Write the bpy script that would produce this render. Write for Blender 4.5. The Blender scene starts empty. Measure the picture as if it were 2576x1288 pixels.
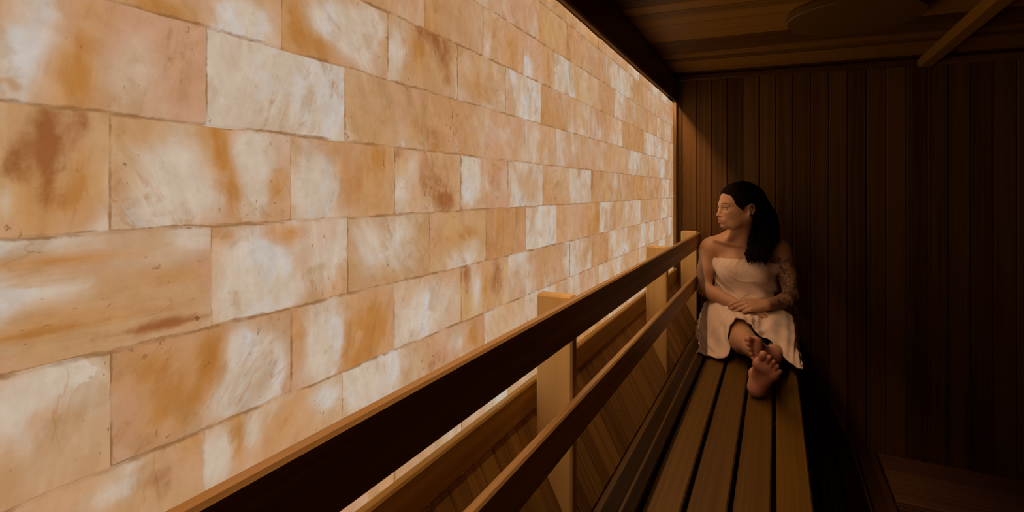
import bpy, math, random
import numpy as np
from mathutils import Vector, Matrix

# ---------------------------------------------------------------- camera, world, exposure
scene = bpy.context.scene
COL = scene.collection
ZC = 1.85                      # camera height above the floor
TH = math.radians(27.15)
cam_d = bpy.data.cameras.new('camera')
cam = bpy.data.objects.new('camera', cam_d)
COL.objects.link(cam)
cam.location = (0, 0, ZC)
cam.rotation_euler = (math.pi/2, 0, TH)
cam_d.sensor_width = 36.0
cam_d.lens = 1291/2576*36
cam_d.shift_y = -162/2576
cam_d.clip_start = 0.02
scene.camera = cam
world = bpy.data.worlds.new('world')
scene.world = world
world.use_nodes = True
world.node_tree.nodes['Background'].inputs[0].default_value = (0.9, 0.45, 0.3, 1)
world.node_tree.nodes['Background'].inputs[1].default_value = 0.0015
scene.view_settings.view_transform = 'Standard'
scene.view_settings.look = 'None'
scene.view_settings.gamma = 1
scene.view_settings.use_curve_mapping = False
scene.view_settings.exposure = 0.0
SALT_GLOW = 1.0
STRIP_GLOW = 150.0
#                # glow of the backlit salt blocks, then of the added strip

rnd = random.Random(7)

# ---------------------------------------------------------------- node helpers
def new_mat(name):
    m = bpy.data.materials.new(name); m.use_nodes = True
    nt = m.node_tree; nt.nodes.clear()
    return m, NT(nt)

class NT:
    def __init__(s, nt): s.nt = nt
    def n(s, typ, **kw):
        nd = s.nt.nodes.new(typ)
        for k, v in kw.items(): setattr(nd, k, v)
        return nd
    def put(s, sock, v):
        if hasattr(v, 'is_output'): s.nt.links.new(v, sock)
        elif isinstance(v, (tuple, list)):
            v = tuple(v)
            if len(sock.default_value) == 4 and len(v) == 3: v = v + (1,)
            sock.default_value = v
        else: sock.default_value = v
    def m(s, op, a, b=0.0, c=0.0):
        nd = s.n('ShaderNodeMath', operation=op)
        for i, v in enumerate((a, b, c)): s.put(nd.inputs[i], v)
        return nd.outputs[0]
    def vm(s, op, a, b=(0, 0, 0)):
        nd = s.n('ShaderNodeVectorMath', operation=op)
        s.put(nd.inputs[0], a); s.put(nd.inputs[1], b)
        return nd.outputs[0]
    def noise(s, vec, scale=1, detail=4, rough=.55, dist=0.0):
        nd = s.n('ShaderNodeTexNoise')
        s.put(nd.inputs['Vector'], vec); nd.inputs['Scale'].default_value = scale
        nd.inputs['Detail'].default_value = detail; nd.inputs['Roughness'].default_value = rough
        nd.inputs['Distortion'].default_value = dist
        return nd.outputs[0]
    def ss(s, v, a, b, lo=0.0, hi=1.0):
        nd = s.n('ShaderNodeMapRange', interpolation_type='SMOOTHSTEP')
        s.put(nd.inputs[0], v)
        for i, q in enumerate((a, b, lo, hi)): s.put(nd.inputs[1+i], q)
        return nd.outputs[0]
    def mix(s, f, a, b, mode='MIX'):
        nd = s.n('ShaderNodeMix', data_type='RGBA', blend_type=mode)
        s.put(nd.inputs[0], f); s.put(nd.inputs[6], a); s.put(nd.inputs[7], b)
        return nd.outputs[2]
    def attr(s, name):
        return s.n('ShaderNodeAttribute', attribute_name=name)
    def sep(s, v):
        nd = s.n('ShaderNodeSeparateXYZ'); s.put(nd.inputs[0], v); return nd.outputs
    def comb(s, x, y, z):
        nd = s.n('ShaderNodeCombineXYZ')
        for i, v in enumerate((x, y, z)): s.put(nd.inputs[i], v)
        return nd.outputs[0]
    def bump(s, h, strength=.3, dist=.001):
        nd = s.n('ShaderNodeBump'); nd.inputs['Strength'].default_value = strength
        nd.inputs['Distance'].default_value = dist; s.put(nd.inputs['Height'], h)
        return nd.outputs[0]
    def out(s, col, rough=.6, spec=.3, bump=None, **kw):
        p = s.n('ShaderNodeBsdfPrincipled'); o = s.n('ShaderNodeOutputMaterial')
        s.put(p.inputs['Base Color'], col); s.put(p.inputs['Roughness'], rough)
        p.inputs['Specular IOR Level'].default_value = spec
        if bump is not None: s.put(p.inputs['Normal'], bump)
        for k, v in kw.items(): s.put(p.inputs[k.replace('_', ' ')], v)
        s.nt.links.new(p.outputs[0], o.inputs[0])
        return p

def wood(name, light, dark, var=.5, rough=.55, grain=1.0, knots=0.0, spec=.25):
    """board wood: grain runs along guv.x; tone is a random number per board"""
    m, t = new_mat(name)
    g = t.attr('guv').outputs['Vector']
    tone = t.attr('tone').outputs['Fac']
    warp = t.noise(t.vm('MULTIPLY', g, (1.3, 6, 6)), 1, 2)
    gw = t.vm('ADD', g, t.comb(0, t.m('MULTIPLY', t.m('SUBTRACT', warp, .5), .03), 0))
    rings = t.noise(t.vm('MULTIPLY', gw, (.7, 55, 55)), 1, 4, .6, .4)
    fine = t.noise(t.vm('MULTIPLY', g, (9, 420, 420)), 1, 3, .6)
    broad = t.noise(t.vm('MULTIPLY', g, (1.5, 9, 9)), 1, 3)
    f = t.m('ADD', t.m('MULTIPLY', t.ss(rings, .35, .68), .55*grain), t.m('MULTIPLY', fine, .30*grain))
    f = t.m('ADD', f, t.m('MULTIPLY', t.m('SUBTRACT', broad, .5), .6))
    f = t.m('ADD', f, t.m('MULTIPLY', t.m('SUBTRACT', tone, .5), var))
    f = t.m('MINIMUM', t.m('MAXIMUM', f, 0.0), 1.0)
    col = t.mix(f, light, dark)
    if knots > 0:
        v = t.n('ShaderNodeTexVoronoi'); t.put(v.inputs['Vector'], t.vm('MULTIPLY', gw, (2.2, 7.5, 7.5)))
        v.inputs['Scale'].default_value = 1
        k = t.ss(v.outputs['Distance'], .035, .11, 1, 0)
        sel = t.ss(t.noise(t.vm('MULTIPLY', g, (1.9, 3, 3)), 1, 0), .52, .56)
        col = t.mix(t.m('MULTIPLY', t.m('MULTIPLY', k, sel), knots), col, tuple(c*.22 for c in dark))
    b = t.bump(t.m('ADD', fine, rings), .25, .0008)
    t.out(col, rough, spec, b)
    return m

M = {}
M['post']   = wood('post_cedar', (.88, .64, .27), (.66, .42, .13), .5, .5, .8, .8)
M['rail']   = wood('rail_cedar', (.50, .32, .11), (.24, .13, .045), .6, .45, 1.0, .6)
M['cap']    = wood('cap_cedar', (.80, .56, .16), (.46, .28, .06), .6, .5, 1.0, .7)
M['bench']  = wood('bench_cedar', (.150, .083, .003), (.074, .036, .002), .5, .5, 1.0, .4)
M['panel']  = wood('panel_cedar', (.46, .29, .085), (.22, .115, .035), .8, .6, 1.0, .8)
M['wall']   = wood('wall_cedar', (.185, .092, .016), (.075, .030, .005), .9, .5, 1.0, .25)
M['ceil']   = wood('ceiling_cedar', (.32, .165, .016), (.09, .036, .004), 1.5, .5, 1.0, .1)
M['lower']  = wood('lower_cedar', (.20, .10, .045), (.10, .045, .022), .6, .55, 1.0, .2)
M['cross']  = wood('cross_cedar', (.30, .155, .09), (.16, .08, .045), .5, .5, 1.0, .2)
M['header'] = wood('header_wood', (.10, .05, .022), (.05, .022, .01), .5, .5, .6, 0)
M['disc']   = wood('disc_wood', (.13, .070, .006), (.10, .05, .005), .2, .5, .4, 0)
M['floor']  = wood('floor_wood', (.10, .05, .03), (.05, .025, .015), .5, .6, 1.0, 0)

# ---------------------------------------------------------------- mesh helpers
def setprops(o, label=None, cat=None, group=None, kind=None):
    if label: o['label'] = label
    if cat: o['category'] = cat
    if group: o['group'] = group
    if kind: o['kind'] = kind
    return o

def empty(name, loc, label, cat, group=None):
    o = bpy.data.objects.new(name, None); COL.objects.link(o)
    o.location = (loc[0], loc[1], loc[2]); o.empty_display_size = .05
    return setprops(o, label, cat, group)

def link(name, me, mat, parent=None, smooth=False):
    o = bpy.data.objects.new(name, me); COL.objects.link(o)
    if mat is not None: me.materials.append(mat)
    if smooth:
        me.polygons.foreach_set('use_smooth', [True]*len(me.polygons))
    if parent is not None:
        o.parent = parent
        o.matrix_parent_inverse = Matrix.Translation(-Vector(parent.location))
    return o

class WB:
    """collects bevelled boards; coordinates are x, y and height above the camera's level"""
    def __init__(s): s.v = []; s.f = []; s.g = []; s.t = []; s.sm = []
    def board(s, x0, x1, y0, y1, z0, z1, axis='y', bev=.003, tone=None, frame=None):
        tone = rnd.random() if tone is None else tone
        off = (rnd.uniform(0, 50), rnd.uniform(0, 50), rnd.uniform(0, 50))
        lo = (x0, y0, z0); hi = (x1, y1, z1)
        base = len(s.v); idx = {}
        for cx in (0, 1):
            for cy in (0, 1):
                for cz in (0, 1):
                    c = (cx, cy, cz)
                    for ax in range(3):        # vertex lying on the face normal to ax
                        p = []
                        for k in range(3):
                            e = hi[k] if c[k] else lo[k]
                            if k != ax: e += -bev if c[k] else bev
                            p.append(e)
                        idx[(c, ax)] = len(s.v)
                        if axis == 'x': g = (p[0], p[1], p[2])
                        elif axis == 'y': g = (p[1], p[0], p[2])
                        else: g = (p[2], p[0], p[1])
                        s.g.append((g[0]+off[0], g[1]+off[1], g[2]+off[2])); s.t.append(tone)
                        s.v.append(frame(p) if frame else p)
        def q(*a): s.f.append(a)
        for ax in range(3):
            b, c = [k for k in range(3) if k != ax]
            for side in (0, 1):
                cs = []
                for (i, j) in ((0, 0), (1, 0), (1, 1), (0, 1)):
                    t = [0, 0, 0]; t[ax] = side; t[b] = i; t[c] = j
                    cs.append(idx[(tuple(t), ax)])
                flip = (side == 0) != (ax == 1)
                s.f.append(tuple(reversed(cs)) if flip else tuple(cs))
        for ax in range(3):
            b, c = [k for k in range(3) if k != ax]
            for i in (0, 1):
                for j in (0, 1):
                    t0 = [0, 0, 0]; t0[b] = i; t0[c] = j
                    t1 = list(t0); t1[ax] = 1
                    s.f.append((idx[(tuple(t0), b)], idx[(tuple(t1), b)], idx[(tuple(t1), c)], idx[(tuple(t0), c)]))
        for c in [(a, b, d) for a in (0, 1) for b in (0, 1) for d in (0, 1)]:
            s.f.append((idx[(c, 0)], idx[(c, 1)], idx[(c, 2)]))
    def build(s, name, mat, parent=None, kind=None):
        me = bpy.data.meshes.new(name)
        me.from_pydata([(p[0], p[1], p[2]+ZC) for p in s.v], [], s.f)
        import bmesh
        bm = bmesh.new(); bm.from_mesh(me)
        bmesh.ops.recalc_face_normals(bm, faces=bm.faces); bm.to_mesh(me); bm.free()
        a = me.attributes.new('guv', 'FLOAT_VECTOR', 'POINT'); a.data.foreach_set('vector', np.array(s.g, dtype=np.float32).ravel())
        a = me.attributes.new('tone', 'FLOAT', 'POINT'); a.data.foreach_set('value', np.array(s.t, dtype=np.float32))
        o = link(name, me, mat, parent)
        if kind: o['kind'] = kind
        return o

# ---------------------------------------------------------------- salt wall
SA = .575          # distance from the camera to the face of the salt blocks
YW = 3.38          # back wall
BL = .364*SA
rows = [-1.065, -.866, -.667, -.4686, -.27, -.0685, .132, .326, .522, .717, .910, .983]
offs = {0: .26, 1: .10, 2: .26, 3: .10, 4: .276, 5: .10, 6: .266, 7: .075, 8: .252, 9: .045, 10: .25}
# tone of a block: (white, orange, stain) at its near end, then at its far end
T = {'W': (1., 0., 0.), 'w': (.72, .3, .1), 'P': (.38, .3, .1), 'p': (.52, .15, .0), 'O': (.25, .85, .25), 'o': (.45, .65, .15),
     'B': (.15, .8, .75), 'b': (.3, .7, .55), 'R': (.3, .65, 1.), 'M': (.6, .5, .4)}
looks = {
 (6, 0): 'oP', (6, 1): 'WW', (6, 2): 'PP', (6, 3): 'bP', (6, 4): 'Pp', (6, 5): 'wP', (6, 6): 'wo', (6, 7): 'pP',
 (7, 1): 'oo', (7, 2): 'wp', (7, 3): 'pB', (7, 4): 'pP', (7, 5): 'wW', (7, 6): 'Oo', (7, 7): 'pw', (7, 8): 'PP',
 (8, 2): 'OP', (8, 3): 'OP', (8, 4): 'oO', (8, 5): 'wW', (8, 6): 'Wp', (8, 7): 'Pp', (8, 8): 'oP',
 (9, 3): 'Pw', (9, 4): 'wP', (9, 5): 'pP', (9, 6): 'Ob', (9, 7): 'BP', (9, 8): 'Pp', (9, 9): 'pW', (9, 10): 'WP', (9, 11): 'oP',
 (5, 0): 'RB', (5, 1): 'bW', (5, 2): 'wP', (5, 3): 'oB', (5, 4): 'Wb', (5, 5): 'ww', (5, 6): 'bP', (5, 7): 'wW', (5, 8): 'BP', (5, 9): 'ow', (5, 10): 'Pb',
 (4, 0): 'oP', (4, 1): 'WW', (4, 2): 'Pp', (4, 3): 'po', (4, 4): 'OO', (4, 5): 'WW', (4, 6): 'oP', (4, 7): 'oO', (4, 8): 'Wo', (4, 9): 'ow',
 (3, 0): 'pp', (3, 1): 'OW', (3, 2): 'wO', (3, 3): 'pp', (3, 4): 'bB', (3, 5): 'wo', (3, 6): 'op', (3, 7): 'Wp', (3, 8): 'Ob', (3, 9): 'pw', (3, 10): 'wo',
 (2, 0): 'MP', (2, 1): 'oM', (2, 2): 'WW', (2, 3): 'bO', (2, 4): 'pp', (2, 5): 'wp', (2, 6): 'ow', (2, 7): 'po', (2, 8): 'Wp'}
angles = {(2, 1): .55, (3, 4): .25, (7, 4): -.9, (6, 0): .2, (4, 0): 1.5, (7, 2): -.5, (4, 3): -.8, (5, 0): .05, (3, 1): .5, (9, 6): .05, (4, 4): .05, (4, 7): .1}

def salt_material():
    m, t = new_mat('backlit_salt')
    P = t.attr('sp').outputs['Vector']          # position inside the block plus a random shift
    tn = t.sep(t.attr('st').outputs['Vector'])  # white, orange, stain
    sd = t.sep(t.attr('sd').outputs['Vector'])  # random, streak angle, random
    uv = t.sep(t.attr('suv').outputs['Vector'])
    rot = t.n('ShaderNodeVectorRotate', rotation_type='X_AXIS')
    t.put(rot.inputs['Vector'], P); t.put(rot.inputs['Angle'], sd[1])
    Q = rot.outputs[0]
    n1 = t.noise(P, 8, 2.5, .5, .6)
    n2 = t.noise(t.vm('MULTIPLY', Q, (1, 24, 4)), 1, 5, .58, .7)
    n2b = t.noise(t.vm('ADD', t.vm('MULTIPLY', Q, (1, 44, 11)), (7, 3, 1)), 1, 6, .66, 1.0)
    n3 = t.noise(P, 75, 6, .68, .3)
    n4 = t.noise(t.vm('ADD', P, (31, 17, 5)), 13, 5, .58, .9)
    n5 = t.noise(t.vm('ADD', P, (3, 57, 25)), 5, 2, .5, .4)
    # crystal facets: areas of slightly different density with irregular borders
    vw = t.vm('ADD', P, t.comb(0, t.m('MULTIPLY', t.m('SUBTRACT', n4, .5), .10), t.m('MULTIPLY', t.m('SUBTRACT', n2b, .5), .06)))
    vo = t.n('ShaderNodeTexVoronoi'); t.put(vo.inputs['Vector'], vw); vo.inputs['Scale'].default_value = 9
    fc = t.sep(vo.outputs['Color'])
    w = t.m('ADD', t.m('ADD', t.m('MULTIPLY', n1, .70), t.m('MULTIPLY', n2, .30)), t.m('MULTIPLY', t.m('SUBTRACT', tn[0], .5), .46))
    w = t.m('ADD', w, t.m('MULTIPLY', t.m('SUBTRACT', fc[0], .5), .09))
    w = t.m('ADD', w, t.m('MULTIPLY', t.m('SUBTRACT', n3, .5), .13))
    w = t.ss(w, .38, .76)
    o = t.m('ADD', t.m('ADD', t.m('MULTIPLY', n2, .50), t.m('MULTIPLY', n5, .50)), t.m('MULTIPLY', t.m('SUBTRACT', tn[1], .5), .40))
    o = t.m('ADD', o, t.m('MULTIPLY', t.m('SUBTRACT', fc[1], .5), .10))
    o = t.m('ADD', o, t.m('MULTIPLY', t.m('SUBTRACT', t.noise(t.vm('ADD', P, (9, 1, 40)), 42, 5, .65, .6), .5), .22))
    o = t.ss(o, .34, .84)
    s = t.m('ADD', t.m('ADD', t.m('MULTIPLY', n2b, .45), t.m('MULTIPLY', n4, .55)), t.m('MULTIPLY', t.m('SUBTRACT', tn[2], .5), .34))
    s = t.m('ADD', s, t.m('MULTIPLY', t.m('SUBTRACT', t.noise(t.vm('ADD', P, (19, 8, 4)), 55, 5, .7, .5), .5), .30))
    s = t.ss(s, .48, .86)
    pk = t.m('ADD', t.m('MULTIPLY', sd[2], .5), t.m('MULTIPLY', fc[2], .5))
    peach = t.mix(pk, (.53, .285, .175), (.52, .305, .130))
    col = t.mix(o, peach, t.mix(t.ss(o, .6, 1), (.505, .245, .085), (.455, .190, .045)))
    col = t.mix(t.m('MULTIPLY', w, t.ss(o, .2, 1, 1, .40)), col, (.568, .450, .340))
    hot = t.m('MULTIPLY', t.ss(w, .45, .9), t.ss(t.noise(t.vm('MULTIPLY', t.vm('ADD', P, (5, 5, 77)), (1, 14, 8)), 1, 4, .55, .4), .47, .66))
    col = t.mix(t.m('MULTIPLY', hot, .9), col, (.548, .495, .455))
    # greyish, denser bands
    gb = t.m('MULTIPLY', t.ss(t.m('ADD', n4, t.m('MULTIPLY', fc[1], .10)), .56, .70), t.ss(n2, .40, .60))
    col = t.mix(t.m('MULTIPLY', gb, .45), col, (.38, .205, .075))
    col = t.mix(t.m('MULTIPLY', s, .88), col, (.29, .088, .020))
    # iron specks
    spk = t.ss(t.m('ADD', t.noise(t.vm('MULTIPLY', Q, (1, 150, 85)), 1, 3, .6), t.m('MULTIPLY', tn[2], .09)), .65, .74)
    pm = t.ss(t.noise(t.vm('ADD', P, (3, 91, 7)), 17, 3, .6), .47, .62)
    col = t.mix(t.m('MULTIPLY', t.m('MULTIPLY', spk, pm), .75), col, (.17, .05, .013))
    # thin veins and crystal borders
    vn = t.m('ABSOLUTE', t.m('SUBTRACT', t.noise(t.vm('MULTIPLY', Q, (1, 9, 4)), 1, 4, .5, 1.2), .5))
    vn = t.m('MULTIPLY', t.ss(vn, .0, .010, 1, 0), t.ss(n4, .47, .60))
    col = t.mix(t.m('MULTIPLY', vn, .40), col, (.42, .17, .045))
    col = t.mix(t.m('MULTIPLY', t.ss(n3, .38, .72), .14), col, (.40, .20, .08))
    # cloudy depth inside the crystal
    cl1 = t.ss(t.noise(t.vm('ADD', t.vm('MULTIPLY', Q, (1, 34, 12)), (2, 2, 8)), 1, 5, .62, .8), .35, .65)
    cl2 = t.ss(t.noise(t.vm('ADD', P, (8, 8, 8)), 30, 5, .62, .5), .35, .65)
    col = t.mix(1.0, col, t.mix(t.m('ADD', t.m('MULTIPLY', cl1, .55), t.m('MULTIPLY', cl2, .45)), (.91, .865, .81), (1.06, 1.085, 1.13)), 'MULTIPLY')
    # every block has its own density
    col = t.mix(t.m('MULTIPLY', t.m('MULTIPLY', t.m('SUBTRACT', 1, sd[0]), .28), t.ss(w, .3, .9, 1, .25)), col, t.mix(1.0, col, (.66, .50, .34), 'MULTIPLY'))
    # rubbed, dirty joints
    du = t.m('MULTIPLY', t.m('MINIMUM', uv[0], t.m('SUBTRACT', 1, uv[0])), BL)
    dv = t.m('MULTIPLY', t.m('MINIMUM', uv[1], t.m('SUBTRACT', 1, uv[1])), .112)
    e = t.m('ADD', t.m('MINIMUM', t.m('MULTIPLY', du, 2.2), dv), t.m('MULTIPLY', t.m('SUBTRACT', n3, .5), -.007))
    e = t.m('MULTIPLY', t.ss(e, .0, .0030, 1, 0), t.ss(n4, .40, .60, .15, .85))
    col = t.mix(e, col, (.25, .11, .035))
    p = t.out((.012, .008, .005), .7, .04, t.bump(n3, .4, .003))
    t.put(p.inputs['Emission Color'], col)
    p.inputs['Emission Strength'].default_value = SALT_GLOW
    return m

# white, orange and iron-stained patches seen in the nearer blocks: y, height, radii, channel, amount
BLOBS = [(0.1946, 0.1015, 0.0153, 0.037, 0, 0.7), (0.2187, 0.1488, 0.0169, 0.0247, 0, 0.5), (0.2392, 0.1144, 0.0137, 0.0367, 1, 0.8), (0.2347, 0.1262, 0.0042, 0.008, 2, 0.9), 
    (0.3278, 0.1591, 0.0249, 0.0257, 2, 0.4), (0.3405, 0.1056, 0.0121, 0.0262, 2, 0.45), (0.2548, 0.1744, 0.0194, 0.0113, 1, 0.4), (0.5029, 0.1382, 0.0272, 0.0329, 0, 1.0), 
    (0.3968, 0.1578, 0.0256, 0.0238, 0, 0.9), (0.377, 0.1071, 0.0145, 0.0231, 0, 0.9), (0.1972, 0.0294, 0.0057, 0.0203, 2, 0.9), (0.2173, 0.0499, 0.0112, 0.0211, 2, 0.8), 
    (0.2145, 0.0147, 0.0055, 0.028, 2, 0.9), (0.2244, -0.0064, 0.0259, 0.0285, 1, 0.9), (0.1891, 0.0206, 0.0045, 0.0086, 2, 1.0), (0.1866, -0.0093, 0.0049, 0.0165, 0, 0.8), 
    (0.2469, 0.064, 0.0078, 0.0149, 2, 0.7), (0.2422, 0.0229, 0.0092, 0.0332, 1, 0.7), (0.2187, 0.0677, 0.0112, 0.0071, 2, 0.6), (0.2749, 0.0008, 0.0097, 0.0235, 2, 0.5), 
    (0.2714, 0.0474, 0.0068, 0.0233, 2, 0.3), (0.3405, -0.0079, 0.0346, 0.0218, 0, 1.0), (0.3157, 0.0344, 0.0319, 0.0147, 0, 0.5), (0.377, 0.0425, 0.0077, 0.0231, 1, 1.0), 
    (0.3927, 0.0009, 0.0081, 0.026, 1, 1.0), (0.4179, 0.0402, 0.0195, 0.0245, 0, 1.0), (0.4261, -0.0089, 0.0189, 0.0198, 0, 0.8), (0.452, 0.001, 0.0107, 0.0231, 1, 0.9), 
    (0.3665, 0.0691, 0.0093, 0.01, 1, 0.8), (0.461, -0.0301, 0.0073, 0.0073, 2, 0.8), (0.5167, 0.0179, 0.0317, 0.0335, 0, 0.9), (0.5938, 0.0073, 0.0423, 0.0367, 1, 0.7), 
    (0.6382, 0.059, 0.028, 0.0257, 1, 0.8), (0.483, 0.0332, 0.0078, 0.0321, 1, 0.5), (0.6976, 0.0014, 0.019, 0.0205, 0, 0.6), (0.7302, 0.0437, 0.0202, 0.0317, 0, 0.5), 
    (0.7897, 0.0313, 0.0353, 0.0448, 2, 0.7), (0.8425, -0.018, 0.0277, 0.0188, 2, 1.0), (0.6923, 0.0659, 0.0146, 0.0109, 2, 0.6), (0.9241, 0.0268, 0.0414, 0.0419, 0, 0.9), 
    (1.0371, 0.0568, 0.0304, 0.055, 2, 0.5), (0.1998, -0.0441, 0.0288, 0.0054, 0, 0.6), (0.2273, -0.0638, 0.0469, 0.0043, 1, 0.7), (0.3237, -0.0926, 0.0452, 0.0076, 1, 0.9), 
    (0.2104, -0.0912, 0.0411, 0.0052, 0, 0.9), (0.2077, -0.1218, 0.0352, 0.0055, 1, 0.9), (0.332, -0.1391, 0.0379, 0.0047, 2, 0.9), (0.2714, -0.1198, 0.0413, 0.0054, 1, 0.8), 
    (0.2891, -0.1396, 0.0365, 0.0032, 2, 0.6), (0.3492, -0.0522, 0.0177, 0.0133, 0, 0.5), (0.4179, -0.1019, 0.0353, 0.0441, 0, 1.0), (0.4672, -0.0566, 0.0311, 0.0115, 1, 1.0), 
    (0.5459, -0.0913, 0.0265, 0.0231, 0, 0.8), (0.3843, -0.0527, 0.0118, 0.0084, 1, 0.6), (0.452, -0.1324, 0.0479, 0.0154, 0, 0.6), (0.667, -0.1045, 0.0596, 0.0331, 0, 0.4), 
    (0.611, -0.0735, 0.0352, 0.0249, 0, 0.2), (0.8181, -0.1095, 0.0372, 0.0345, 2, 0.4), (0.9162, -0.09, 0.063, 0.0133, 1, 0.7), (0.8709, -0.1428, 0.0878, 0.016, 0, 0.4), 
    (0.2244, -0.1704, 0.0259, 0.0178, 0, 0.8), (0.1921, -0.1832, 0.0101, 0.0201, 0, 0.6), (0.1998, -0.1759, 0.0036, 0.0048, 1, 0.4), (0.2132, -0.1981, 0.011, 0.0049, 1, 0.4), 
    (0.3002, -0.1831, 0.0265, 0.0245, 1, 0.9), (0.3197, -0.2313, 0.0283, 0.0253, 1, 0.9), (0.3628, -0.1844, 0.0129, 0.0271, 1, 1.0), (0.3994, -0.1994, 0.0124, 0.0334, 0, 1.0), 
    (0.4345, -0.2246, 0.0228, 0.0351, 0, 1.0), (0.3818, -0.2409, 0.0166, 0.0139, 0, 0.7), (0.2854, -0.1586, 0.0108, 0.008, 2, 0.4), (0.5311, -0.209, 0.0329, 0.0454, 0, 1.0), 
    (0.6155, -0.2179, 0.0426, 0.0501, 1, 1.0), (0.4895, -0.1984, 0.0118, 0.0324, 1, 0.7), (0.5938, -0.2616, 0.0338, 0.0183, 1, 0.7), (0.7897, -0.2074, 0.0759, 0.0373, 0, 0.5), 
    (0.7082, -0.247, 0.0215, 0.0207, 0, 0.4), (0.91, -0.1724, 0.0155, 0.0373, 2, 0.9), (0.9518, -0.2128, 0.0166, 0.0386, 0, 0.9), (1.0371, -0.1998, 0.0247, 0.0458, 2, 0.9), 
    (0.9913, -0.2106, 0.0213, 0.0443, 1, 0.8), (0.2714, -0.2948, 0.0205, 0.0101, 0, 0.8), (0.3078, -0.2973, 0.0132, 0.0083, 2, 0.7), (0.3157, -0.3137, 0.0064, 0.0067, 2, 0.7), 
    (0.3405, -0.2785, 0.0129, 0.0175, 1, 0.8), (0.2819, -0.2725, 0.0142, 0.0079, 0, 0.5), (0.377, -0.3084, 0.0174, 0.0231, 0, 0.8), (0.3968, -0.2985, 0.0072, 0.0285, 1, 0.9), 
    (0.4179, -0.2978, 0.0087, 0.0245, 0, 0.6), (0.5311, -0.2942, 0.0219, 0.017, 0, 0.7), (0.4641, -0.3015, 0.037, 0.0261, 1, 0.2), (0.6289, -0.2973, 0.0549, 0.0381, 0, 1.0), 
    (0.8155, -0.3193, 0.0396, 0.0199, 2, 0.5), (0.8709, -0.3032, 0.0291, 0.016, 0, 0.5), (0.9321, -0.3107, 0.0323, 0.0253, 1, 0.7), (0.3278, 0.1934, 0.0249, 0.0111, 1, 0.8), 
    (0.3968, 0.2101, 0.0256, 0.019, 0, 0.8), (0.2927, 0.1945, 0.0221, 0.0121, 1, 0.4), (0.4798, 0.2354, 0.0167, 0.032, 1, 0.7), (0.5535, 0.2462, 0.0463, 0.021, 0, 1.0), 
    (0.6335, 0.2694, 0.0184, 0.0192, 0, 0.9), (0.5167, 0.202, 0.0282, 0.0167, 1, 0.6), (0.5938, 0.2151, 0.0338, 0.0183, 0, 0.4), (0.6872, 0.2513, 0.0186, 0.0405, 0, 0.9), 
    (0.8343, 0.2657, 0.0246, 0.0466, 2, 1.0), (0.7748, 0.2921, 0.0343, 0.0191, 2, 0.8), (0.7532, 0.2538, 0.0235, 0.0288, 1, 0.8), (0.9485, 0.2327, 0.0232, 0.0342, 1, 0.5), 
    (1.1177, 0.352, 0.0428, 0.0486, 1, 0.9), (1.2087, 0.3229, 0.0339, 0.031, 0, 0.9), (1.3404, 0.34, 0.0287, 0.045, 1, 0.6), ]
def WOB(y, r): return .0008*math.sin(y*31+r*2.1)+.0006*math.sin(y*77+r*5.3)

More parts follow.
